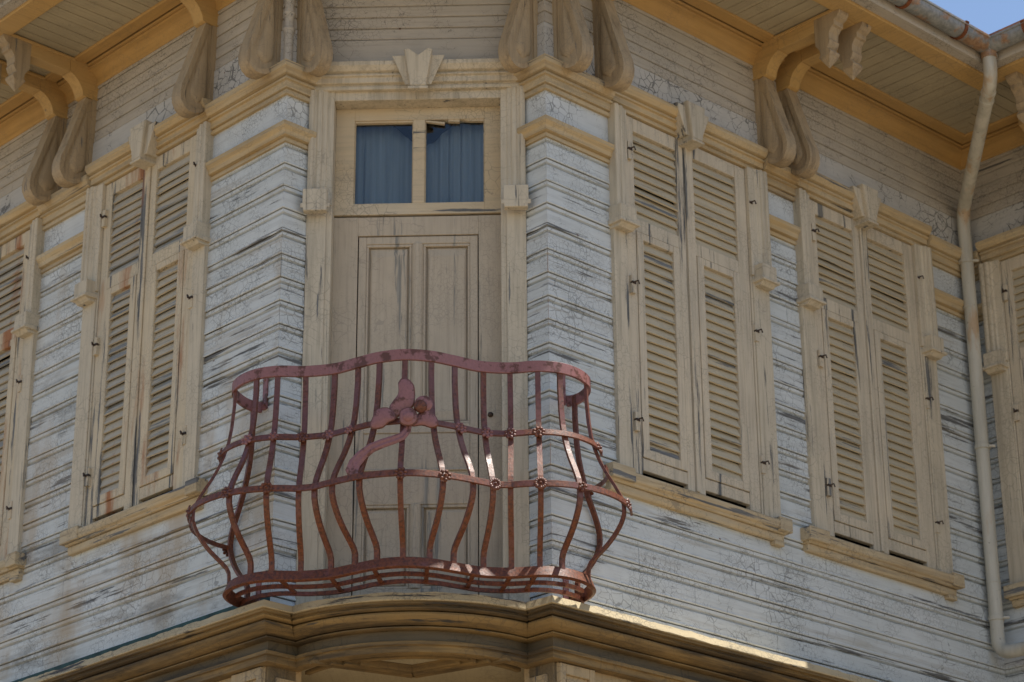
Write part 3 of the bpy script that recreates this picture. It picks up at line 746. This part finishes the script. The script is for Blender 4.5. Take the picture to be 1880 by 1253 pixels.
# lower floor: panelled walls, corner pilasters, recessed porch under the bowed balcony floor
def lowwall(frame, x0, x1, m0, m1):
    mb = MB(); mb.ext([(-.2, 0), (0, 0), (0, 5.13), (-.2, 5.13)], x0, x1, m0, m1)
    mb.ext([(-.1, 0), (.03, 0), (.03, .5), (-.1, .5)], x0, x1, m0, m1)
    part(mb, "lower_wall", M['lower'], frame)
lowwall('R', 0, RL, 0, 0); lowwall('L', LL, 0, 0, 0); lowwall('W', 0, WL, 0, 0)
def pil(frame, x0, x1):
    mb = MB(); d = .028
    mb.box(x0, x1, 0, .018, .5, 5.102)
    mb.box(x0, x0 + .045, .018, d + .010, .5, 5.096); mb.box(x1 - .045, x1, .018, d + .010, .5, 5.096); mb.box(x0 + .045, x1 - .045, .018, d + .009, 5.035, 5.096)
    mb.box(x0 + .060, x1 - .060, .018, d - .002, .6, 5.010)
    part(mb, "pilaster", M['lower'], frame, bevel=.003)
pil('R', .02, .30); pil('L', -.30, -.02); pil('R', 2.0, 2.3); pil('L', -2.6, -2.3); pil('L', -.95, -.70); pil('R', .70, .95)
for fr_, x0, x1 in (('QL', 0, .24), ('QR', -.24, 0)):
    mb = MB(); mb.box(x0, x1, -.30, 0, 0, 5.20); mb.box(x0 + .05, x1 - .05, 0, .014, .6, 5.04); part(mb, "porch_pier", M['lower'], fr_)
mb = MB()
mb.box(-1.10, 1.10, -.60, -.52, 0, 5.30); part(mb, "porch_wall", M['lower'], 'C')
mb = MB(); bp_ = [(x, -y) for x, y in arc]; poly = bp_ + [(.80, -.55), (-.80, -.55)]
mb.extz(poly, 5.118, 5.15); part(mb, "porch_soffit", M['soffit'], 'C')
mb = MB()
def strip(p, q, w_, z0, z1):
    dx, dy = q[0] - p[0], q[1] - p[1]; l_ = math.hypot(dx, dy); nx, ny = -dy / l_ * w_ / 2, dx / l_ * w_ / 2
    mb.extz([(p[0] + nx, p[1] + ny), (p[0] - nx, p[1] - ny), (q[0] - nx, q[1] - ny), (q[0] + nx, q[1] + ny)], z0, z1)
for k, (hx, w_) in enumerate(((.56, .045), (.45, .032), (.37, .030), (.28, .022))):
    for sx in (-1, 1): strip((sx * hx, .075 - .0 * k), (0, .075 - hx * .60), w_, 5.090 - .004 * k, 5.119)
for i in range(24):
    p, q = bp_[i], bp_[i + 1]; strip((p[0] * .93, p[1] - .04), (q[0] * .93, q[1] - .04), .03, 5.096, 5.119)
part(mb, "soffit_chevron", M['ledge'], 'C')

# ------------------------------------------------------------------ balcony railing
rail = thing("balcony_railing", (CX, CY - .3, 5.4), "bulging rusty pink wrought iron balcony railing in front of the corner door", "railing")
RM = Matrix.Translation((0, .3, -5.4))                         # rail meshes use the corner wall's own coordinates
def rp(mb, name, mat, par=None, **k):
    if par is None: return mb.build(name, mat, rail, RM, **k)
    return mb.build(name, mat, par, None, **k)
HP = [(0, .703), (.15, .668), (.28, .592), (.42, .508), (.59, .478), (.75, .495), (.88, .455), (.975, .37), (1.03, .27), (1.047, .175), (1.028, .06), (.975, -.045), (.885, -.095)]
CP = [(-x, o) for x, o in HP[:0:-1]] + HP
def crom(pts, per=8):
    out = []
    for i in range(len(pts) - 1):
        p0 = pts[max(i - 1, 0)]; p1 = pts[i]; p2 = pts[i + 1]; p3 = pts[min(i + 2, len(pts) - 1)]
        for k in range(per):
            t = k / per
            out.append(tuple(.5 * (2 * b + (c - a_) * t + (2 * a_ - 5 * b + 4 * c - d_) * t * t + (3 * b - a_ - 3 * c + d_) * t ** 3) for a_, b, c, d_ in zip(p0, p1, p2, p3)))
    out.append(pts[-1]); return out
PL_ = crom(CP)
def norm_at(i):
    p, q = PL_[max(i - 1, 0)], PL_[min(i + 1, len(PL_) - 1)]
    tx, to = q[0] - p[0], q[1] - p[1]; l_ = math.hypot(tx, to); return (-to / l_, tx / l_)      # outward in (x, out)
NM = [norm_at(i) for i in range(len(PL_))]
for _ in range(3): NM = [tuple((NM[max(i - 1, 0)][k] + 2 * NM[i][k] + NM[min(i + 1, len(NM) - 1)][k]) / 4 for k in (0, 1)) for i in range(len(NM))]
BULGE = [(6.75, 0), (6.60, .0), (6.45, .012), (6.36, .026), (6.28, .048), (6.20, .078), (6.12, .118), (6.05, .160), (5.98, .196), (5.92, .214), (5.86, .212), (5.80, .186), (5.74, .146), (5.69, .100), (5.645, .050), (5.61, .012), (5.585, -.004), (5.56, -.008), (5.46, -.006)]
def bul(z):
    for i in range(len(BULGE) - 1):
        (za, a_), (zb_, b_) = BULGE[i], BULGE[i + 1]
        if zb_ <= z <= za: return a_ + (b_ - a_) * (za - z) / (za - zb_)
    return 0
def at(i, z, extra=0.): b = bul(z) + extra; return Vector((PL_[i][0] + NM[i][0] * b, -(PL_[i][1] + NM[i][1] * b), z))
def idx(x, back=False):
    best, bi = 9, 0
    for i, p in enumerate(PL_):
        if back and p[1] > .02: continue
        if not back and p[1] < .02: continue
        if abs(p[0] - x) < best: best, bi = abs(p[0] - x), i
    return bi
def hrail(name, z, hw, ht, extra, mat, a=0, b=None, sagf=None, lean=0.):
    b = len(PL_) if b is None else b; mb = MB()
    path = [at(i, z, extra) + Vector((0, 0, sagf(i) if sagf else 0)) for i in range(a, b)]
    sd_ = [(at(i, z + .03, extra) - at(i, z - .03, extra)) + Vector((-NM[i][0], NM[i][1], 0)) * lean for i in range(a, b)]
    mb.sweep(path, sd_, hw, ht); return rp(mb, name, mat, bevel=.002)
def wavy(i): return noise.noise((PL_[i][0] * 2.2, 1.3, .4)) * .006
hrail("top_rail", 6.715, .033, .010, 0, M['ironpink'], sagf=wavy)
hrail("bottom_rail", 5.486, .033, .012, 0, M['iron'], sagf=wavy, lean=.018)
i0, i1 = idx(-1.045), idx(1.045)
hrail("cross_rail", 6.29, .019, .007, .014, M['iron'], i0 - 3, i1 + 4, lambda i: wavy(i) * 1.2)
hrail("cross_rail", 5.925, .019, .007, .014, M['iron'], i0 - 3, i1 + 4, lambda i: wavy(i) * 1.2)
bars = [idx(x) for x in (0, -.15, .155, -.28, .285, -.425, .43, -.59, .597, -.75, .752, -.885, .885, -1.034, 1.034)] + [idx(-.965, True), idx(.965, True)]
zs = [6.75 - .0] ; zz = 6.74
Z = [6.74 - k * (6.74 - 5.46) / 44 for k in range(45)]
jr = random.Random(4)
for bi in bars:
    mb = MB(); t = Vector((NM[bi][1], NM[bi][0], 0)); j1, j2 = jr.uniform(-.006, .006), jr.uniform(-.006, .006)
    path = [at(bi, z, -.006 + j1 * math.sin((z - 5.4) * 2.4)) + t * (j2 * math.sin((z - 5.45) * 2.5)) for z in Z]
    mb.sweep(path, [t] * len(path), .0155, .0085); rp(mb, "baluster", M['iron'])
def rosette(bi, z, petals=8, r_=.030, mat='iron', solid=False):
    c = at(bi, z, .023); n_ = Vector((NM[bi][0], -NM[bi][1], 0)).normalized(); zt, zb_ = at(bi, z + .02), at(bi, z - .02)
    v = (zt - zb_).normalized(); u = v.cross(n_).normalized(); n_ = u.cross(v).normalized()
    if n_.y > 0 and abs(NM[bi][0]) < .9: n_ = -n_
    if n_.dot(Vector((NM[bi][0], -NM[bi][1], 0))) < 0: n_ = -n_
    mb = MB(); mb.dome(c - n_ * .004, u, v, n_, r_ * .62, r_ * .62, .008, 14, 3); mb.dome(c, u, v, n_, r_ * .27, r_ * .27, .017, 10, 4)
    for k in range(petals):
        a_ = 2 * math.pi * k / petals + .3; q = c + (u * math.cos(a_) + v * math.sin(a_)) * (r_ * .80)
        mb.dome(q - n_ * .003, u * math.cos(a_) + v * math.sin(a_), v * math.cos(a_) - u * math.sin(a_), n_, r_ * .36, r_ * .34, .011, 9, 3)
    rp(mb, "rosette", M[mat], smooth=True)
for x, z, p, m_ in ((-1.034, 6.29, 7, 'iron'), (-.885, 6.29, 7, 'ironpink'), (-.75, 6.29, 6, 'ironpink'), (-.59, 6.29, 8, 'iron'), (-.425, 6.29, 7, 'ironpink'), (-.28, 6.29, 6, 'ironpink'), (.285, 6.29, 7, 'ironpink'),
                 (.43, 6.29, 7, 'ironpink'), (.597, 6.29, 8, 'iron'), (.752, 6.29, 8, 'iron'), (1.034, 6.29, 8, 'iron'),
                 (-1.034, 5.925, 7, 'iron'), (-.885, 5.925, 8, 'iron'), (-.75, 5.925, 9, 'iron'), (0, 5.925, 8, 'iron'), (.155, 5.925, 7, 'iron'), (.43, 5.925, 14, 'iron'), (.752, 5.925, 14, 'iron'), (.885, 5.925, 6, 'iron'), (1.034, 5.925, 9, 'iron')):
    rosette(idx(x), z, p, .034 if p > 6 else .027, m_)
for x in (-.965, .965):
    rosette(idx(x, True), 6.17 if x > 0 else 5.86, 7, .03, 'iron')
    mb = MB(); a_, b_ = idx(x, True), idx(1.034 if x > 0 else -1.034); lo, hi = min(a_, b_), max(a_, b_); z_ = 6.17 if x > 0 else 5.88
    pth = [at(i, z_, .006) for i in range(lo, hi + 1)]; mb.sweep(pth, [(0, 0, 1)] * len(pth), .013, .005); rp(mb, "side_link", M['iron'])
# floor of the balcony: two curved flats with cross ties
fl = []
for k, off in enumerate((.17, .33)):
    pth = []
    for i in range(len(PL_)):
        x, o = PL_[i]; nx, no = NM[i]
        if o > .05: pth.append((x * (1 - off * .12), o - off * .88))
    pth = [p for p in pth if abs(p[0]) < .99]
    fl.append(pth); mb = MB(); mb.sweep([(x, -o, 5.468) for x, o in pth], [(0, 0, 1)] * len(pth), .012, .007); rp(mb, "floor_bar", M['iron'])
for x in (-.72, -.42, -.16, .13, .38, .58, .74):
    i = idx(x); p = PL_[i]; q = min(fl[1], key=lambda s_: abs(s_[0] - x * .9)); mb = MB()
    mb.sweep([(p[0], -p[1], 5.475), ((p[0] + q[0]) / 2, -(p[1] + q[1]) / 2, 5.472), (q[0], -q[1], 5.472)], [(0, 0, 1)] * 3, .006, .012); rp(mb, "floor_tie", M['iron'])
for sx in (-1, 1):                                             # wall plates
    fm = fr(HALF, 0, 45) if sx > 0 else fr(-HALF, 0, -45)
    for z0, z1 in ((6.685, 6.905), (5.44, 5.62)):
        mb = MB(); xx = sx * .085; mb.box(xx - .02, xx + .02, .020, .030, z0, z1)
        for zz in (z0 + .03, z1 - .03): mb.dome((xx, -.030, zz), (1, 0, 0), (0, 0, 1), (0, -1, 0), .010, .010, .006, 10, 3)
        o = mb.build("wall_plate", M['ironpink'], rail, RM @ fm)
# sheet-iron flower
orn = [("petal", [(-.031, 6.514), (-.014, 6.54), (.013, 6.543), (.041, 6.52), (.058, 6.487), (.061, 6.421), (.049, 6.37), (.008, 6.349), (-.046, 6.306), (-.077, 6.365), (-.057, 6.409), (-.03, 6.452)], .775),
       ("petal", [(-.154, 6.344), (-.133, 6.359), (-.079, 6.358), (-.044, 6.299), (-.085, 6.271), (-.118, 6.242), (-.172, 6.24), (-.181, 6.272)], .790),
       ("petal", [(.064, 6.301), (.118, 6.358), (.159, 6.328), (.186, 6.299), (.193, 6.255), (.159, 6.241), (.105, 6.257), (.051, 6.254)], .782),
       ("petal", [(-.016, 6.334), (.018, 6.355), (.059, 6.347), (.079, 6.304), (.066, 6.26), (.026, 6.247), (-.015, 6.269)], .805)]
root = MB(); root.tube([(0, -.72, 6.45), (.01, -.76, 6.33), (.02, -.80, 6.26)], .012, 8)
fo = rp(root, "iron_flower", M['ironpink'], label="pink sheet iron flower with one long curling leaf")
def sheet(poly, o0, curve=.12, th_=.007):
    """cut sheet-iron leaf, dished and rounded"""
    n = len(poly); cx = sum(p[0] for p in poly) / n; cz = sum(p[1] for p in poly) / n
    sm = crom([(cx + (x - cx) * 1.05, cz + (z - cz) * 1.03) for x, z in poly + [poly[0]]], 4)[:-1]
    mb = MB(); m = len(sm); vs = []; fs = []
    for sgn in (0, 1):
        for rr in (1, .90, .6, .25):
            for x, z in sm:
                px, pz = cx + (x - cx) * rr, cz + (z - cz) * rr
                lift = (1 - rr * rr) * .022 * curve * 4 * (.5 if sgn == 0 else 1)
                vs.append((px, -(o0 + sgn * th_ + lift - (0.003 if rr == 1 and sgn else 0)), pz))
    mb.rim = []
    for sgn in (0, 1):
        b0 = sgn * 4 * m
        for r in range(3):
            for k in range(m):
                if r == 0: mb.rim.append(len(fs))
                fs.append((b0 + r * m + k, b0 + r * m + (k + 1) % m, b0 + (r + 1) * m + (k + 1) % m, b0 + (r + 1) * m + k))
        fs.append(tuple(b0 + 3 * m + k for k in range(m)))
    for k in range(m): mb.rim.append(len(fs)); fs.append((k, (k + 1) % m, 4 * m + (k + 1) % m, 4 * m + k))
    mb.add(vs, fs); return mb
for nm, pl_, o_ in orn:
    sh = sheet(pl_, o_); po = rp(sh, nm, [M['ironpink'], M['iron']], fo, smooth=True)
    for q in sh.rim: po.data.polygons[q].material_index = 1
mb = MB(); mb.dome((.113, -.79, 6.383), (1, 0, 0), (0, 0, 1), (0, -1, 0), .052, .05, .012, 18, 4); rp(mb, "petal", M['ironpink'], fo, smooth=True)
mb = MB(); mb.dome((.096, -.80, 6.365), (1, 0, 0), (0, 0, 1), (0, -1, 0), .038, .038, .026, 18, 5); rp(mb, "berry", M['iron'], fo, smooth=True)
mb = MB(); mb.dome((.03, -.815, 6.30), (1, 0, 0), (0, 0, 1), (0, -1, 0), .034, .034, .018, 14, 4); rp(mb, "berry", M['ironpink'], fo, smooth=True)
# the long leaf: centre line with widths
LF = [(.034, 6.285, .014), (.022, 6.225, .019), (-.005, 6.187, .021), (-.05, 6.163, .022), (-.11, 6.138, .023), (-.17, 6.108, .024), (-.225, 6.068, .027), (-.262, 6.02, .030), (-.277, 5.975, .031), (-.268, 5.945, .025), (-.258, 5.925, .010)]
mb = MB(); vs = []; fs = []; n = len(LF)
for i, (x, z, hw) in enumerate(LF):
    p, q = LF[max(i - 1, 0)], LF[min(i + 1, n - 1)]; tx, tz = q[0] - p[0], q[1] - p[1]; l_ = math.hypot(tx, tz); nx, nz = -tz / l_, tx / l_
    o_ = .775 + .10 * math.sin(min(1, i / (n - 1)) * 1.5) - (.02 if x < -.2 else 0)
    hw *= 1.15
    for e, lf in ((-1, 0), (-.5, .008), (0, .003), (.5, .008), (1, 0)): vs.append((x + nx * hw * e, -(o_ + lf), z + nz * hw * e))
    for e, lf in ((1, -.006), (0, .002), (-1, -.006)): vs.append((x + nx * hw * e, -(o_ + lf), z + nz * hw * e))
for i in range(n - 1):
    for k in range(8): fs.append((i * 8 + k, i * 8 + (k + 1) % 8, i * 8 + 8 + (k + 1) % 8, i * 8 + 8 + k))
fs += [tuple(range(7, -1, -1)), tuple(8 * (n - 1) + k for k in range(8))]
mb.add(vs, fs); rp(mb, "long_leaf", M['ironpink'], fo, smooth=True)

# ------------------------------------------------------------------ gutters, downpipe, curtain
def gutter(frame, x0, x1, m0, m1, label):
    base = F[frame]; t = thing("rain_gutter", (0, 0, 0), label, "gutter", "zinc gutters along the eaves")
    wm = house.matrix_basis @ base
    loc = wm @ Vector(((x0 + x1) / 2, -1.07, 9.89)); t.location = loc
    inv = Matrix.Translation(-loc) @ Matrix.Translation((CX, CY, 0)) @ base
    r_ = .068; dcn, zc = EV - r_, 9.965; prof = []
    for k in range(13):
        a_ = math.pi + math.pi * k / 12; prof.append((dcn + r_ * math.cos(a_), zc + r_ * math.sin(a_)))
    prof += [(dcn + r_ + .010, zc + .004), (dcn + r_ + .012, zc + .016), (dcn + r_ - .002, zc + .018), (dcn + r_ - .004, zc + .004)]
    for k in range(13):
        a_ = 2 * math.pi - math.pi * k / 12; prof.append((dcn + (r_ - .004) * math.cos(a_), zc + (r_ - .004) * math.sin(a_)))
    mb = MB(); mb.ext(prof, x0, x1, m0, m1, 20, lambda x: ring(x, 3.0, .003)); mb.build("trough", M['zinc'], t, inv, smooth=True)
    x = (x1 - EV - .28) if m1 < 0 else (x0 + EV + .28) if m0 > 0 else x0 + .4
    st = -.62 if m1 < 0 else .62
    while x0 - .9 < x < x1 + .9:
        lo_, hi_ = x0 + m0 * EV, x1 + m1 * EV
        if lo_ + .05 < x < hi_ - .05:
            mb = MB(); pth = []
            for k in range(13):
                a_ = math.pi * 1.05 + math.pi * .98 * k / 12; pth.append((x, -(dcn + (r_ + .006) * math.cos(a_)), zc + (r_ + .006) * math.sin(a_)))
            pth.append((x, -(dcn + r_ + .018), zc + .022)); pth.append((x, -(dcn + r_ - .02), zc + .034))
            mb.sweep(pth, [(1, 0, 0)] * len(pth), .015, .003); mb.build("strap", M['rust'], t, inv)
        x += st
    return t
gutter('R', 0, RL, -T8, -1, "rusting zinc gutter along the eave of the right wall, left of the downpipe outlet")
gutter('W', 0, WL, 1, 0, "rusting zinc gutter of the right wing, right of the downpipe outlet")
gutter('L', LL, 0, 0, T8, "zinc gutter along the eave of the left wall in the top left corner")

IX, IY = CX + HALF + RL * H, CY + RL * H                       # inner corner in the world
dp = thing("downpipe", (IX, IY - .2, 4.4), "pale plastic downpipe running down the inner corner into an elbow", "pipe")
inv = Matrix.Translation((-IX, -(IY - .2), -4.4))
gx, gy = IX + .0, IY - (EV - .068) * 2 * H
def smoothpath(pts, rad, n=6):
    out = [Vector(pts[0])]
    for i in range(1, len(pts) - 1):
        p, c, q = Vector(pts[i - 1]), Vector(pts[i]), Vector(pts[i + 1])
        a_ = c + (p - c).normalized() * rad; b_ = c + (q - c).normalized() * rad
        for k in range(n + 1):
            t = k / n; out.append(a_ * (1 - t) ** 2 + c * 2 * t * (1 - t) + b_ * t * t)
    out.append(Vector(pts[-1])); return out
px = IX - .05; py = IY - .185
main = [(gx, gy, 9.915), (gx, gy, 9.70), (px + .008, py, 9.28), (px - .008, py, 6.10)]
wd = Vector((H, -H, 0)); e1 = Vector((px - .012, py, 5.895)); e2 = e1 + wd * 1.6 + Vector((0, 0, -.05))
pth = smoothpath(main + [tuple(e1), tuple(e2)], .11)
mb = MB(); mb.tube(pth, .049, 20); pip = mb.build("pipe", M['pipe'], dp, inv, smooth=True)
for (c, z0, z1, r_) in (((gx, gy), 9.86, 9.92, .058), ((px, py), 8.86, 8.885, .056), ((px, py), 8.50, 8.512, .052), ((px, py), 7.40, 7.43, .057), ((px - .006, py), 6.40, 6.41, .052), ((px - .008, py), 6.13, 6.16, .056)):
    mb = MB(); mb.tube([(c[0], c[1], z0), (c[0], c[1], z1)], r_, 20)
    if r_ > .055 and z0 < 9: mb.tube([(c[0] + .04, c[1] - .035, (z0 + z1) / 2), (c[0] + .085, c[1] - .03, (z0 + z1) / 2)], .011, 8)
    mb.build("pipe_clip" if z0 < 9 else "outlet", M['pipe'] if z0 < 9 else M['zinc'], dp, inv, smooth=True)
mb = MB()
q = (Vector((px + .008, py, 9.28)) - Vector((gx, gy, 9.70))).normalized()
for t in (.12, .20): p = Vector((gx, gy, 9.70)) + q * t; mb.tube([p, p + q * .02], .054, 20)
mb.build("pipe_joint", M['pipe'], dp, inv, smooth=True)

cu = MB(); N = 90; vs = []; fs = []
for j in range(9):
    tz = j / 8
    for i in range(N + 1):
        x = -.50 + 1.0 * i / N; u_ = (x + .5)
        ph = u_ * 62 + 1.6 * math.sin(u_ * 9); f_ = .016 * math.sin(ph) * (.6 + .4 * math.sin(u_ * 21 + 1)) + .004 * math.sin(ph * 2.3)
        top = 8.77 - .16 * math.exp(-((x - .01) / .17) ** 2) - .02 * math.sin(u_ * 14)
        z = 7.95 + (top - 7.95) * tz
        vs.append((x, -(f_ * (1 - .2 * tz)), z))
for j in range(8):
    for i in range(N): k = j * (N + 1) + i; fs.append((k, k + 1, k + N + 2, k + N + 1))
cu.add(vs, fs)
co = cu.build("curtain", M['curtain'], None, Matrix.Translation((CX, CY - (D0 - .12), 0)), smooth=True)
sd = co.modifiers.new("thick", 'SOLIDIFY'); sd.thickness = .002
tag(co, "pleated blue curtain hanging behind the panes above the balcony door", "curtain")

# ------------------------------------------------------------------ ground
mb = MB(); mb.box(-400, 400, -400, 400, -.5, 0)
g = mb.build("street", M['ground']); g['kind'] = 'structure'; g['label'] = "pale dusty street paving in front of the house"
